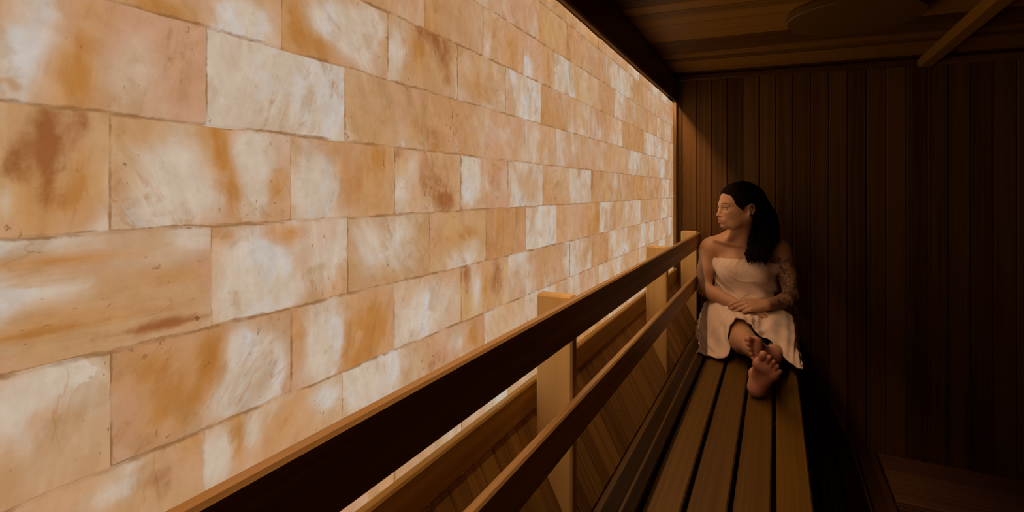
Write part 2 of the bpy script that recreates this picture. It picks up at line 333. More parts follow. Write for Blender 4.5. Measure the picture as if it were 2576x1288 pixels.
def salt_wall():
    V = []; F = []; SP = []; ST = []; SD = []; UV = []
    r = random.Random(11)
    NU, NV = 8, 5
    for ri in range(len(rows)-1):
        z0, z1 = rows[ri]*SA, rows[ri+1]*SA
        k = -6
        while True:
            y0 = (offs[ri]+.364*k)*SA; k += 1
            if y0 > YW: break
            y1 = y0+BL
            y0j = max(-1.1, y0); y1j = min(y1, YW-.005)
            if y1j-y0j < .01: continue
            kk = k-1
            code = looks.get((ri, kk))
            if code is None:
                code = r.choice(['pp', 'wp', 'Pw', 'oP', 'Po', 'WP', 'pO', 'oW', 'OO', 'Pp', 'wW', 'bo', 'pW'])
            a, b = T[code[0]], T[code[1]]
            ang = angles.get((ri, kk), r.gauss(0, .35))
            seed = (r.uniform(-90, 90), r.uniform(-90, 90), r.uniform(-90, 90))
            sd = (r.random(), ang, r.random())
            g = .0006; out = r.uniform(0, .002); tilt = r.uniform(-.0015, .0015)
            base = len(V); n = 0
            mine = [q for q in BLOBS if y0 < q[0] < y1 and z0 < q[1] < z1]
            if mine:
                a = b = (.42, .34, .22)
                if (ri, kk) == (6, 1): a = b = (.95, .1, 0)
            us = [0, .02]+[.02+.96*i/22 for i in range(1, 22)]+[.98, 1] if mine else [0, .02, .1, .3, .5, .7, .9, .98, 1]
            vs = [0, .04]+[.04+.92*i/12 for i in range(1, 12)]+[.96, 1] if mine else [0, .04, .2, .5, .8, .96, 1]
            for i, u in enumerate(us):
                for j, v in enumerate(vs):
                    y = y0j+g + (y1j-y0j-2*g)*u; z = z0+g+(z1-z0-2*g)*v + WOB(y0+ (y1-y0)*u, ri if v < .5 else ri+1)*(1 if v in (0, 1) else 0)
                    edge = (u in (0, 1)) + (v in (0, 1))
                    x = -SA + out + tilt*(u-.5)*2 - (.0035 if edge else 0) + (r.gauss(0, .0004))
                    V.append((x, y, z)); fu = (y-y0)/BL
                    SP.append((seed[0], seed[1]+y-y0, seed[2]+z-z0)); tv_ = [a[q]*(1-fu)+b[q]*fu for q in range(3)]
                    for (by, bz, ry, rz, ch, am) in mine:
                        dd = ((y-by)/ry)**2+((z-bz)/rz)**2
                        if dd < 12:
                            gq = am*math.exp(-dd*.6)
                            tv_[ch] += gq*(.90, .95, 1.25)[ch]
                            if ch: tv_[0] -= gq*.45
                            else: tv_[1] -= gq*.45; tv_[2] -= gq*.4
                    ST.append(tuple(tv_))
                    SD.append(sd); UV.append((u, v, 0))
            nv = len(vs)
            for i in range(len(us)-1):
                for j in range(nv-1):
                    q = base+i*nv+j
                    F.append((q, q+nv, q+nv+1, q+1))
            # sides going back
            ring = [base+i*nv for i in range(len(us))] + [base+(len(us)-1)*nv+j for j in range(1, nv)] + \
                   [base+i*nv+nv-1 for i in range(len(us)-2, -1, -1)] + [base+j for j in range(nv-2, 0, -1)]
            b2 = len(V)
            for q in ring:
                V.append((-SA-.045, V[q][1], V[q][2])); SP.append(SP[q]); ST.append(ST[q]); SD.append(SD[q]); UV.append(UV[q])
            for i in range(len(ring)):
                j = (i+1) % len(ring)
                F.append((ring[i], b2+i, b2+j, ring[j]))
    me = bpy.data.meshes.new('wall_left')
    me.from_pydata([(p[0], p[1], p[2]+ZC) for p in V], [], F)
    for nm, arr in (('sp', SP), ('st', ST), ('sd', SD), ('suv', UV)):
        at = me.attributes.new(nm, 'FLOAT_VECTOR', 'POINT'); at.data.foreach_set('vector', np.array(arr, dtype=np.float32).ravel())
    me.materials.append(salt_material())
    o = link('wall_left', me, None, smooth=False)
    o['kind'] = 'structure'; o['label'] = 'wall of glowing backlit salt blocks'
    # dark boarding behind the blocks
    b = WB(); b.board(-SA-.09, -SA-.046, -1.15, YW+.05, -1.85, .80, 'z', .002)
    b.build('wall_left_backing', M['header'], None, 'structure')
salt_wall()

# ---------------------------------------------------------------- room shell
CS = math.tan(math.radians(1.66))            # the ceiling falls gently to the right
def ceil_z(x): return .737 - CS*(x+.57)
XR = 1.75
w = WB()
px0 = -.6115
k = 0
x = px0
while x < XR:
    w.board(x+.0012, x+.0868, YW, YW+.02, -1.85, .80, 'z', .0035)
    x += .088
w.board(-.66, XR+.05, YW+.0195, YW+.035, -1.85, .80, 'z', .001, tone=1)
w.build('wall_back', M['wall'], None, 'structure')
w = WB()
y = -1.2
while y < YW+.05:
    w.board(XR, XR+.02, y+.0012, y+.0868, -1.85, .80, 'z', .0035); y += .088
w.build('wall_right', M['wall'], None, 'structure')
def sheet(p):
    return (p[0], p[1], p[2]+ceil_z(p[0]))
w = WB()
y = YW-.088
while y > -1.2:
    w.board(-.62, XR+.03, y+.0008, y+.0872, 0, .02, 'x', .0022, frame=sheet); y -= .088
w.board(-.62, XR+.03, -1.2, YW+.03, .0195, .035, 'x', .001, tone=1, frame=sheet)
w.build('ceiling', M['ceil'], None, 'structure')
w = WB()
y = -1.15
x = -.62
while x < XR:
    w.board(x, x+.118, -1.2, YW, -1.89, -1.85, 'y', .002); x += .12
w.build('floor', M['floor'], None, 'structure')
# header over the salt; its lip hides an added strip that brightens the room
w = WB(); w.board(-.62, -.5585, -1.15, YW, .5945, .76, 'y', .001); w.board(-.5584, -.5535, -1.15, YW, .561, .76, 'y', .0015)
trim1 = w.build('trim_1', M['header'], None, 'structure')
sm_, t = new_mat('black_channel'); t.out((.003, .002, .001), .9, .0)  # black lining that keeps the added strip's recess from showing bright
w = WB(); w.board(-.62, -.5815, -1.15, YW, .5665, .5944, 'y', .001); w.build('strip_channel', sm_, trim1)
w = WB(); w.board(-.5533, -.5512, -1.15, YW-.02, .561, .574, 'y', .0006); w.build('trim_2', M['rail'], None, 'structure')
w = WB(); w.board(-.570, -.5512, YW-.05, YW-.02, -.46, .5630, 'z', .003); w.build('trim_3', M['rail'], None, 'structure')
lm, t = new_mat('fill_glow')
_p = t.out((.8, .7, .5), .5, .2); t.put(_p.inputs['Emission Color'], (1.0, .53, .26)); _p.inputs['Emission Strength'].default_value = STRIP_GLOW  # extra light on the woman, posts and bench
_me = bpy.data.meshes.new('fill_strip')
_c = [(x, y, z+ZC) for x in (-.5805, -.5720) for y in (-1.1, 3.22) for z in (.5905, .5935)]
_me.from_pydata(_c, [], [(0, 1, 3, 2), (4, 6, 7, 5), (0, 4, 5, 1), (2, 3, 7, 6), (0, 2, 6, 4), (1, 5, 7, 3)])
setprops(link('fill_strip', _me, lm), 'slim warm fill strip added out of sight behind the header to brighten the room', 'light strip')
# cornice on the back wall, beam, cornice of the right bay
def cs2(p): return (p[0], p[1], p[2]+ceil_z(p[0]))
w = WB()
w.board(-.553, .66, YW-.028, YW-.001, -.042, -.001, 'x', .008, frame=cs2); w.build('trim_4', M['wall'], None, 'structure')
w = WB()
w.board(.66, .735, -1.15, YW-.001, -.050, -.001, 'y', .014, frame=cs2, tone=0); w.build('trim_5', M['ceil'], None, 'structure')
w = WB()
w.board(.737, XR, YW-.028, YW-.001, -.042, -.001, 'x', .008, frame=cs2); w.build('trim_6', M['wall'], None, 'structure')

# round wooden disc under the ceiling
def disc():
    cx, cy, r, h = .272, 2.40, .232, .036
    V = []; F = []; G = []
    N = 96
    prof = [(.93, 0.0), (.99, -.004), (1.0, -.012), (1.0, -h+.004), (.985, -h)]
    for (q, dz) in prof:
        for i in range(N):
            a = 2*math.pi*i/N
            X = cx+r*q*math.cos(a); Y = cy+r*q*math.sin(a)
            V.append((X, Y, ceil_z(X)+dz+ZC-.0005)); G.append((X+3, Y+5, dz+2))
    for k in range(len(prof)-1):
        for i in range(N):
            j = (i+1) % N
            F.append((k*N+i, k*N+j, (k+1)*N+j, (k+1)*N+i))
    F.append(tuple((len(prof)-1)*N+i for i in range(N)))
    F.append(tuple(reversed([i for i in range(N)])))
    me = bpy.data.meshes.new('ceiling_disc'); me.from_pydata(V, [], F)
    a = me.attributes.new('guv', 'FLOAT_VECTOR', 'POINT'); a.data.foreach_set('vector', np.array(G, dtype=np.float32).ravel())
    a = me.attributes.new('tone', 'FLOAT', 'POINT'); a.data.foreach_set('value', np.full(len(V), .4, dtype=np.float32))
    o = link('ceiling_disc', me, M['disc'])
    setprops(o, 'round flat wooden disc fixed under the sauna ceiling', 'ceiling disc')
disc()

# ---------------------------------------------------------------- slanted panelling under the salt
pn = empty('slanted_panelling', (-.5, 1.2, 0), 'slanted cedar panelling with a lit cap board between salt wall and bench', 'panelling')
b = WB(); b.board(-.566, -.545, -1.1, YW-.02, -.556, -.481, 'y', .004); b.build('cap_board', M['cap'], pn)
b = WB()
p0 = Vector((-.549, -.5565)); p1 = Vector((-.414, -.812))
dv = (p1-p0); Ln = dv.length; dv.normalize(); nv_ = Vector((-dv.y, dv.x)) 
def slant(p):   # p = (offset off the sheet, y, distance down the sheet)
    q = p0 + dv*p[2] - nv_*p[0]*-1
    return (q.x, p[1], q.y)
y = -1.1
while y < YW-.03:
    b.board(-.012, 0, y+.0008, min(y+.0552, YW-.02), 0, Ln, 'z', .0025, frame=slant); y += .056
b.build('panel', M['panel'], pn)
b = WB(); b.board(-.430, -.412, -1.1, YW-.005, -1.84, -.818, 'z', .002); b.build('skirt_board', M['panel'], pn)

# ---------------------------------------------------------------- backrest
br = empty('backrest', (-.42, 1.5, 0), 'cedar backrest of two long rails on upright posts along the bench', 'backrest')
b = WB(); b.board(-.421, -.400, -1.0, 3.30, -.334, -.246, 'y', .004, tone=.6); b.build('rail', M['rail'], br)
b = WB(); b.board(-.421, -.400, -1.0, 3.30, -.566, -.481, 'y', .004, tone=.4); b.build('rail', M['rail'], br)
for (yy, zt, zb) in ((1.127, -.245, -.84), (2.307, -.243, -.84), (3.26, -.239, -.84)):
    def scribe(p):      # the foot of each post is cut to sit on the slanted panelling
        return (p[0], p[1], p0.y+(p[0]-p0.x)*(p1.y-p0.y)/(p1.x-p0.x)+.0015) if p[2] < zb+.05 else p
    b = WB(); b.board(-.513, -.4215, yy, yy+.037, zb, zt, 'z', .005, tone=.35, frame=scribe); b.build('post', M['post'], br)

# ---------------------------------------------------------------- benches
ZB = -.80
ub = empty('upper_bench', (-.16, 1.5, 0), 'upper slatted bench of five long cedar boards the woman sits on', 'bench')
edges = [(-.408, -.3100), (-.2975, -.2110), (-.1985, -.1075), (-.0955, -.0095), (.0030, .086)]
for (a, c) in edges:
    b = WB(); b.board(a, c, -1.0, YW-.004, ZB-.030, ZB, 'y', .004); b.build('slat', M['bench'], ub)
for yy in (.35, 1.35, 2.05, 2.9):
    b = WB(); b.board(-.405, .06, yy, yy+.04, ZB-.12, ZB-.0305, 'x', .003, tone=.5); b.build('joist', M['bench'], ub)
b = WB(); b.board(.0605, .082, -1.0, YW-.004, ZB-.12, ZB-.0305, 'y', .003, tone=.8); b.build('fascia', M['lower'], ub)
for yy in (.35, 1.7, 3.3):
    b = WB(); b.board(.02, .0600, yy+.045, yy+.085 if yy < 3 else yy+.075, -1.4095, ZB-.0305, 'z', .003, tone=.8); b.build('leg', M['lower'], ub)

ZL = -1.41
lb = empty('lower_bench', (.2, 1.5, 0), 'dark lower step bench with boards running along under the upper bench', 'bench')
for (a, c) in ((-.40, -.305), (-.30, -.205), (-.2, -.105), (-.1, -.005), (0, .083), (.092, .176), (.186, .281), (.291, .386), (.396, .482)):
    b = WB(); b.board(a, c, -1.0, YW-.004, ZL-.03, ZL, 'y', .004); b.build('slat', M['lower'], lb)
for yy in (.4, 1.6, 2.8):
    b = WB(); b.board(-.40, .46, yy, yy+.04, -1.85, ZL-.0305, 'z', .003, tone=.6); b.build('support', M['lower'], lb)
cb = empty('cross_bench', (1.0, 3.1, 0), 'dark low cross bench of boards running along the back wall', 'bench')
yy = 2.89
for i in range(5):
    b = WB(); b.board(.492, XR-.02, yy, yy+.089, ZL-.03, ZL, 'x', .004); b.build('slat', M['cross'], cb); yy += .0975
for xx in (.6, 1.5):
    b = WB(); b.board(xx, xx+.04, 2.92, 3.34, -1.85, ZL-.0305, 'z', .003, tone=.6); b.build('support', M['cross'], cb)
b = WB(); b.board(.492, XR-.02, 2.892, 2.912, ZL-.13, ZL-.0305, 'x', .003, tone=.6); b.build('fascia', M['cross'], cb)

# ---------------------------------------------------------------- smooth volumes -> one continuous mesh
class Vol:
    """signed-distance shapes blended smoothly, then meshed with surface nets"""
    def __init__(s): s.ops = []
    def cap(s, a, b, ra, rb=None, k=.02, op='u'):
        rb = ra if rb is None else rb
        a = np.array(a, float); b = np.array(b, float)
        ab = b-a; L2 = max(ab.dot(ab), 1e-12)
        def f(p):
            q = p-a; t = np.clip(q.dot(ab)/L2, 0, 1)
            return np.linalg.norm(q-t[:, None]*ab, axis=1)-(ra+(rb-ra)*t)
        s.ops.append((op, f, (a+b)/2, np.sqrt(L2)/2+max(ra, rb), k))
    def chain(s, pts, rs, k=.01, k0=None):
        for i in range(len(pts)-1):
            s.cap(pts[i], pts[i+1], rs[i], rs[i+1], k if (i or k0 is None) else k0)
    def ell(s, c, r, ax=None, k=.02, op='u'):
        c = np.array(c, float); r = np.array(r, float)
        A = np.eye(3) if ax is None else np.array(ax, float)
        def f(p):
            q = (p-c).dot(A.T)
            k0 = np.linalg.norm(q/r, axis=1); k1 = np.linalg.norm(q/(r*r), axis=1)+1e-9
            return k0*(k0-1)/k1
        s.ops.append((op, f, c, r.max(), k))
    def custom(s, f, c, R, k=.01, op='u'): s.ops.append((op, f, np.array(c, float), R, k))
    def ev(s, p, bc=None, br=None):
        d = np.full(len(p), .12); hit = False
        for op, f, c, R, k in s.ops:
            if bc is not None and np.linalg.norm(bc-c) > R+br+.02+k: continue
            e = f(p)
            if op == 'u':
                hit = True
                h = np.maximum(k-np.abs(d-e), 0)/k if k > 0 else 0
                d = np.minimum(d, e)-h*h*k/4
            elif op == 's':
                e = -e; h = np.maximum(k-np.abs(d-e), 0)/k
                d = np.maximum(d, e)+h*h*k/4
            else:
                h = np.maximum(k-np.abs(d-e), 0)/k
                d = np.maximum(d, e)+h*h*k/4
        return d if hit else None
    def mesh(s, h, n=32):
        us = [o for o in s.ops if o[0] == 'u']
        lo = np.min([o[2]-o[3] for o in us], axis=0)-.01; hi = np.max([o[2]+o[3] for o in us], axis=0)+.01
        nb = np.ceil((hi-lo)/(h*n)).astype(int)+1
        G = (nb*n+2).astype(np.int64)
        ax = np.arange(n+1)
        I, J, K = np.meshgrid(ax, ax, ax, indexing='ij')
        base = np.stack([I, J, K], -1).reshape(-1, 3)
        br = h*n*.87
        cid = []; cv = []; quads = []
        def gid(i, j, k): return (i*G[1]+j)*G[2]+k
        corners = [(0,0,0),(1,0,0),(0,1,0),(1,1,0),(0,0,1),(1,0,1),(0,1,1),(1,1,1)]
        edges = [(0,1),(2,3),(4,5),(6,7),(0,2),(1,3),(4,6),(5,7),(0,4),(1,5),(2,6),(3,7)]
        for bi in range(nb[0]):
            for bj in range(nb[1]):
                for bk in range(nb[2]):
                    o = np.array([bi, bj, bk])*n
                    bc = lo+(o+n/2)*h
                    if not any(op[0] == 'u' and np.linalg.norm(bc-op[2]) < op[3]+br for op in s.ops): continue
                    D = s.ev(lo+(base+o)*h, bc, br)
                    if D is None or D.min() > 0 or D.max() < 0: continue
                    D = D.reshape(n+1, n+1, n+1); S = D < 0
                    C = [S[a:n+a, b:n+b, c:n+c] for a, b, c in corners]
                    cnt = sum(c.astype(np.int8) for c in C)
                    ci = np.argwhere((cnt > 0) & (cnt < 8))
                    if len(ci):
                        acc = np.zeros((len(ci), 3)); w = np.zeros(len(ci))
                        for e0, e1 in edges:
                            c0 = np.array(corners[e0]); c1 = np.array(corners[e1])
                            d0 = D[ci[:, 0]+c0[0], ci[:, 1]+c0[1], ci[:, 2]+c0[2]]
                            d1 = D[ci[:, 0]+c1[0], ci[:, 1]+c1[1], ci[:, 2]+c1[2]]
                            m = (d0 < 0) != (d1 < 0)
                            t = np.where(m, d0/np.where(d0-d1 == 0, 1, d0-d1), 0)
                            acc += m[:, None]*(c0+(c1-c0)*t[:, None]); w += m
                        v = lo+(ci+o+acc/w[:, None])*h
                        gi = ci+o
                        cid.append(gid(gi[:, 0], gi[:, 1], gi[:, 2])); cv.append(v)
                    for a in range(3):
                        sl0 = [slice(0, n)]*3; sl1 = [slice(0, n)]*3; sl1[a] = slice(1, n+1)
                        A = S[tuple(sl0)]; B = S[tuple(sl1)]
                        ei = np.argwhere(A != B)
                        if not len(ei): continue
                        inside = A[ei[:, 0], ei[:, 1], ei[:, 2]]
                        g = ei+o; b_, c_ = (a+1) % 3, (a+2) % 3
                        ids = []
                        for db, dc in ((-1, -1), (0, -1), (0, 0), (-1, 0)):
                            q = g.copy(); q[:, b_] += db; q[:, c_] += dc
                            ids.append(gid(q[:, 0], q[:, 1], q[:, 2]))
                        Q = np.stack(ids, 1)
                        Q[~inside] = Q[~inside][:, ::-1]
                        quads.append(Q)
        cid = np.concatenate(cid); cv = np.concatenate(cv); quads = np.concatenate(quads)
        order = np.argsort(cid); cid = cid[order]; cv = cv[order]
        pos = np.clip(np.searchsorted(cid, quads), 0, len(cid)-1)
        ok = (cid[pos] == quads).all(1)
        return cv, pos[ok]

def np_mesh(name, v, f):
    me = bpy.data.meshes.new(name)
    me.vertices.add(len(v)); w = v.copy(); w[:, 2] += ZC
    me.vertices.foreach_set('co', w.astype(np.float32).ravel())
    me.loops.add(len(f)*4); me.loops.foreach_set('vertex_index', f.astype(np.int32).ravel())
    me.polygons.add(len(f)); me.polygons.foreach_set('loop_start', np.arange(0, len(f)*4, 4, dtype=np.int32))
    me.update(calc_edges=True)
    return me

def V3(*a): return np.array(a, float)
def unit(v): return v/np.linalg.norm(v)

# head frame: forward, her left, up
HC = V3(-.172, 2.99, -.089); HS = 1.06
hf = unit(V3(-.85, -.527, -.03)); hl = unit(np.cross(V3(0, 0, 1), hf)); hu = np.cross(hf, hl)
HA = np.stack([hf, hl, hu])
def H(a, b, c): return HC+HS*(a*hf+b*hl+c*hu)
def hloc(p): return (p-HC).dot(HA.T)/HS

def torso(B, o=0.0):
    B.ell((-.155, 3.155, -.405), (.150+o, .095+o, .165+o), k=.03)
    B.ell((-.155, 3.155, -.565), (.122+o, .090+o, .13+o), k=.05)
    B.ell((-.150, 3.130, -.68), (.170+o, .125+o, .112), k=.05)
    B.ell((-.218, 3.078, -.435), (.062+o, .058+o, .066+o), k=.03)
    B.ell((-.094, 3.080, -.435), (.062+o, .058+o, .066+o), k=.03)

def head(B):
    s = HS
    B.ell(H(-.004, 0, .035), (.098*s, .074*s, .083*s), HA, k=.02)
    B.ell(H(.030, 0, -.027), (.066*s, .059*s, .080*s), HA, k=.03)
    B.ell(H(.043, 0, -.071), (.043*s, .040*s, .028*s), HA, k=.025)
    B.ell(H(.080, 0, -.083), (.015*s, .018*s, .016*s), HA, k=.02)
    for q in (-1, 1):
        B.ell(H(.058, .036*q, -.024), (.027*s, .023*s, .024*s), HA, k=.02)
        B.cap(H(.000, .052*q, -.046), H(.045, .036*q, -.078), .013*s, .012*s, k=.03)
        B.ell(H(.097, .031*q, .004), (.016*s, .019*s, .013*s), HA, k=.014, op='s')
        B.cap(H(.092, .012*q, .023), H(.075, .043*q, .024), .007*s, .0045*s, k=.018)
    B.cap(H(.089, 0, .014), H(.107, 0, -.025), .0062*s, .0080*s, k=.012)
    B.ell(H(.1085, 0, -.0300), (.0092*s, .0095*s, .0085*s), HA, k=.006)
    for q in (-1, 1):
        B.ell(H(.0985, .0108*q, -.0335), (.0095*s, .0065*s, .0065*s), HA, k=.006)
        B.ell(H(.102, .006*q, -.0395), (.004*s, .003*s, .003*s), HA, k=.003, op='s')
    # mouth
    B.ell(H(.087, 0, -.056), (.018*s, .026*s, .020*s), HA, k=.015)
    B.cap(H(.0925, -.0235, -.0592), H(.1015, -.004, -.0548), .0030*s, .0050*s, k=.004)
    B.cap(H(.0925, .0235, -.0592), H(.1015, .004, -.0548), .0030*s, .0050*s, k=.004)
    B.cap(H(.1015, -.004, -.0548), H(.1015, .004, -.0548), .0050*s, .0050*s, k=.003)
    B.cap(H(.0925, -.020, -.0618), H(.0990, -.005, -.0655), .0032*s, .0062*s, k=.004)
    B.cap(H(.0925, .020, -.0618), H(.0990, .005, -.0655), .0032*s, .0062*s, k=.004)
    B.cap(H(.0990, -.005, -.0655), H(.0990, .005, -.0655), .0062*s, .0062*s, k=.003)
    B.cap(H(.097, -.022, -.0602), H(.105, 0, -.0602), .0011*s, .0012*s, k=.003, op='s')
    B.cap(H(.097, .022, -.0602), H(.105, 0, -.0602), .0011*s, .0012*s, k=.003, op='s')
    B.ell(H(.098, 0, -.078), (.008*s, .016*s, .005*s), HA, k=.008, op='s')
    # eyes with lids
    for q in (-1, 1):
        B.ell(H(.074, .033*q, -.015), (.015*s, .021*s, .011*s), HA, k=.014)
        B.ell(H(.0782, .031*q, .003), (.0122*s, .0122*s, .0122*s), HA, k=.002)
        up = []; dn = []
        for t in np.linspace(-1, 1, 9):
            b = .031*q+.0145*t; zz = .0058*math.cos(t*1.35); dep = .0782+.0126*math.cos(t*1.05)
            up.append(H(dep, b, .0045+zz)); dn.append(H(dep-.0006, b, .0022-zz*.55))
        B.chain(up, [.0021]*9, k=.004, k0=.005); B.chain(dn, [.0016]*9, k=.005, k0=.005)
    for q in (-1, 1): B.ell(H(.022, .040*q, -.036), (.036*s, .022*s, .036*s), HA, k=.03)
    # ears
    for q in (-1, 1):
        pts = []
        for t in np.linspace(0, 1, 12):
            an = math.radians(-60+t*290)
            pts.append(H(-.019-.0135*math.cos(an)*-1*(-1)-.002, (.079+.010*abs(math.sin(an*.5+.4))*.6)*q, -.004+.0245*math.sin(an)+.002))
        B.chain(pts, [.0036]*12, k=.003, k0=.004)
        B.ell(H(-.016, .076*q, -.003), (.013*s, .006*s, .024*s), HA, k=.006)
        B.ell(H(-.013, .086*q, -.001), (.006*s, .008*s, .011*s), HA, k=.005, op='s')
        B.ell(H(-.010, .079*q, -.030), (.0065*s, .005*s, .0075*s), HA, k=.006)

def neck_and_arms(B):
    B.cap((-.160, 3.110, -.285), H(-.022, 0, -.045), .054, .049, k=.03)
    B.cap((-.235, 3.062, -.268), H(-.012, .060, -.045), .013, .012, k=.03)     # turned neck muscle
    B.cap((-.150, 3.055, -.283), H(-.016, .052, -.040), .012, .014, k=.03)
    B.cap((-.158, 3.135, -.215), (-.300, 3.145, -.300), .040, .040, k=.06)
    B.cap((-.158, 3.135, -.215), (-.010, 3.155, -.292), .040, .040, k=.06)
    B.cap((-.300, 3.140, -.330), (-.010, 3.150, -.320), .056, .056, k=.05)
    B.cap((-.175, 3.052, -.292), (-.300, 3.088, -.272), .0075, .007, k=.022)   # collar bones
    B.cap((-.140, 3.052, -.292), (-.015, 3.095, -.268), .0075, .007, k=.022)
    B.ell((-.155, 3.095, -.40), (.12, .055, .07), k=.04)
    # her right arm (bare)
    B.ell((-.338, 3.130, -.330), (.050, .052, .060), k=.035)
    B.chain([(-.342, 3.125, -.345), (-.352, 3.095, -.450), (-.350, 3.062, -.545)], [.046, .043, .036], k=.02)
    B.chain([(-.350, 3.060, -.548), (-.290, 2.985, -.560), (-.172, 2.868, -.580)], [.038, .039, .0265], k=.02)
    # her left arm (tattooed)
    B.ell((.030, 3.145, -.325), (.052, .052, .060), k=.035)
    B.chain([(.034, 3.140, -.345), (.062, 3.105, -.450), (.075, 3.065, -.555)], [.046, .043, .037], k=.02)
    B.chain([(.075, 3.062, -.558), (.045, 2.985, -.565), (-.040, 2.848, -.566)], [.039, .040, .0265], k=.02)

def hand(B, W, F, N, q, curls, spread, L=1.0, thumb=None):
    """W wrist, F along the fingers, N out of the back of the hand, q=+1 if S=cross(F,N) is the thumb side"""
    F = unit(F); N = unit(N-F*N.dot(F)); S = np.cross(F, N)*q
    def p(f, s_, n): return W+L*(f*F+s_*S+n*N)
    base = [(.088, .026), (.092, .007), (.087, -.012), (.078, -.029)]
    lens = [(.040, .025, .019), (.044, .028, .020), (.040, .026, .019), (.031, .020, .017)]
    rad = [.0093, .0096, .0091, .0081]
    B.ell(p(.048, 0, -.003), (.046*L, .034*L, .0135*L), np.stack([F, S, N]), k=.012)
    for i in range(4):
        B.cap(p(.0, base[i][1]*.45, 0), p(base[i][0], base[i][1], 0), .0135*L, .0102*L, k=.010)
    for i in range(4):
        c = p(base[i][0], base[i][1], .001); ang = 0; r = rad[i]*L
        sd = spread[i]
        for j in range(3):
            ang += curls[i][j]
            d = unit(F*math.cos(ang)*math.cos(sd)+S*math.sin(sd)*math.cos(ang)-N*math.sin(ang))
            e = c+d*lens[i][j]*L
            r2 = r*(.93 if j < 2 else .80)
            B.cap(c, e, r, r2, k=.0035 if j else .005)
            c = e; r = r2
    if thumb:
        pts = [p(*t) for t in thumb]
        B.chain(pts, [.0145*L, .0115*L, .0098*L, .0082*L][:len(pts)], k=.006, k0=.012)

def foot(B, O, L, D0, side, sc=1.0):
    """O underside of the heel, L heel to toes, D0 roughly out of the instep, side=+1 when the big toe lies along cross(L,D)"""
    L = unit(L); D = unit(D0-L*D0.dot(L)); W = np.cross(L, D)*side
    def p(l, w, d): return O+sc*(l*L+w*W+d*D)
    A = np.stack([L, W, D])
    B.ell(p(.033, 0, .032), (.034, .030, .034), A, k=.01)
    B.cap(p(.035, -.004, .028), p(.145, -.022, .020), .025, .019, k=.02)
    B.cap(p(.060, .006, .045), p(.160, .024, .026), .024, .020, k=.025)
    B.ell(p(.165, .028, .019), (.027, .021, .020), A, k=.014)
    B.ell(p(.152, -.026, .017), (.026, .019, .018), A, k=.014)
    B.ell(p(.166, .002, .017), (.022, .022, .017), A, k=.014)
    B.cap(p(.052, 0, .075), p(.150, .008, .032), .030, .020, k=.03)
    B.cap(p(.028, 0, .040), p(.042, 0, .092), .027, .030, k=.02)
    toes = [((.183, .030, .018), (.214, .0285, .019), .0125, .0140), ((.184, .009, .016), (.214, .0095, .017), .0085, .0092),
            ((.178, -.007, .015), (.204, -.008, .016), .0080, .0088), ((.170, -.021, .015), (.192, -.023, .015), .0078, .0085),
            ((.158, -.035, .014), (.177, -.0375, .014), .0078, .0085)]
    for a, b, ra, rb in toes:
        B.cap(p(*a), p(*b), ra*.85, rb, k=.0035)
    B.ell(p(.048, .030, .078), (.012, .010, .012), A, k=.02)
    B.ell(p(.040, -.030, .070), (.012, .010, .012), A, k=.02)
    return p(.044, 0, .088), A, O

B = Vol()
torso(B); head(B); neck_and_arms(B)
# legs: hips, thighs under the towel, shins crossed at the ankle
LO = V3(-.080, 2.190, -.8035); LL = V3(.30, -.50, .84)
la, LAx, _ = foot(B, LO, LL, V3(0, 1, 0), 1, 1.06)
RO = V3(.036, 2.372, -.682); RL = V3(-.55, -.75, .35)
ra_, RAx, _ = foot(B, RO, RL, V3(-.82, .54, -.13), -1)
B.cap((-.235, 3.08, -.700), (-.152, 2.740, -.682), .078, .058, k=.04)
B.cap((-.060, 3.08, -.705), (.028, 2.86, -.740), .078, .050, k=.04)
RK = V3(-.152, 2.735, -.682); LK = V3(.028, 2.86, -.748)
def leg(K, A_, bulge):
    if K is LK:
        B.cap(K, A_, .046, .031, k=.02); return
    d = A_-K
    B.cap(K, K+d*.32+bulge, .052, .056, k=.02); B.cap(K+d*.32+bulge, K+d*.72+bulge*.4, .056, .037, k=.02)
    B.cap(K+d*.72+bulge*.4, A_, .037, .031, k=.02)
leg(RK, ra_, V3(-.008, 0, -.018)); leg(LK, la, V3(.0, 0, -.008))
# hands folded on the lap: the right one lies under the left
hand(B, V3(-.172, 2.866, -.582), V3(.80, -.42, -.22), V3(-.1, -.55, .80), -1,
     [(.12, .12, .1), (.1, .12, .1), (.12, .15, .1), (.15, .15, .1)], [.05, .01, -.03, -.08])
hand(B, V3(-.040, 2.846, -.562), V3(-.93, -.34, -.05), V3(.0, -.62, .78), 1,
     [(.28, .42, .25), (.32, .45, .25), (.34, .45, .25), (.36, .45, .25)], [.05, .01, -.03, -.07], 1.05,
     thumb=[(.02, .022, -.004), (.050, .040, -.014), (.078, .046, -.020), (.100, .044, -.026)])
bv, bf = B.mesh(.0023)

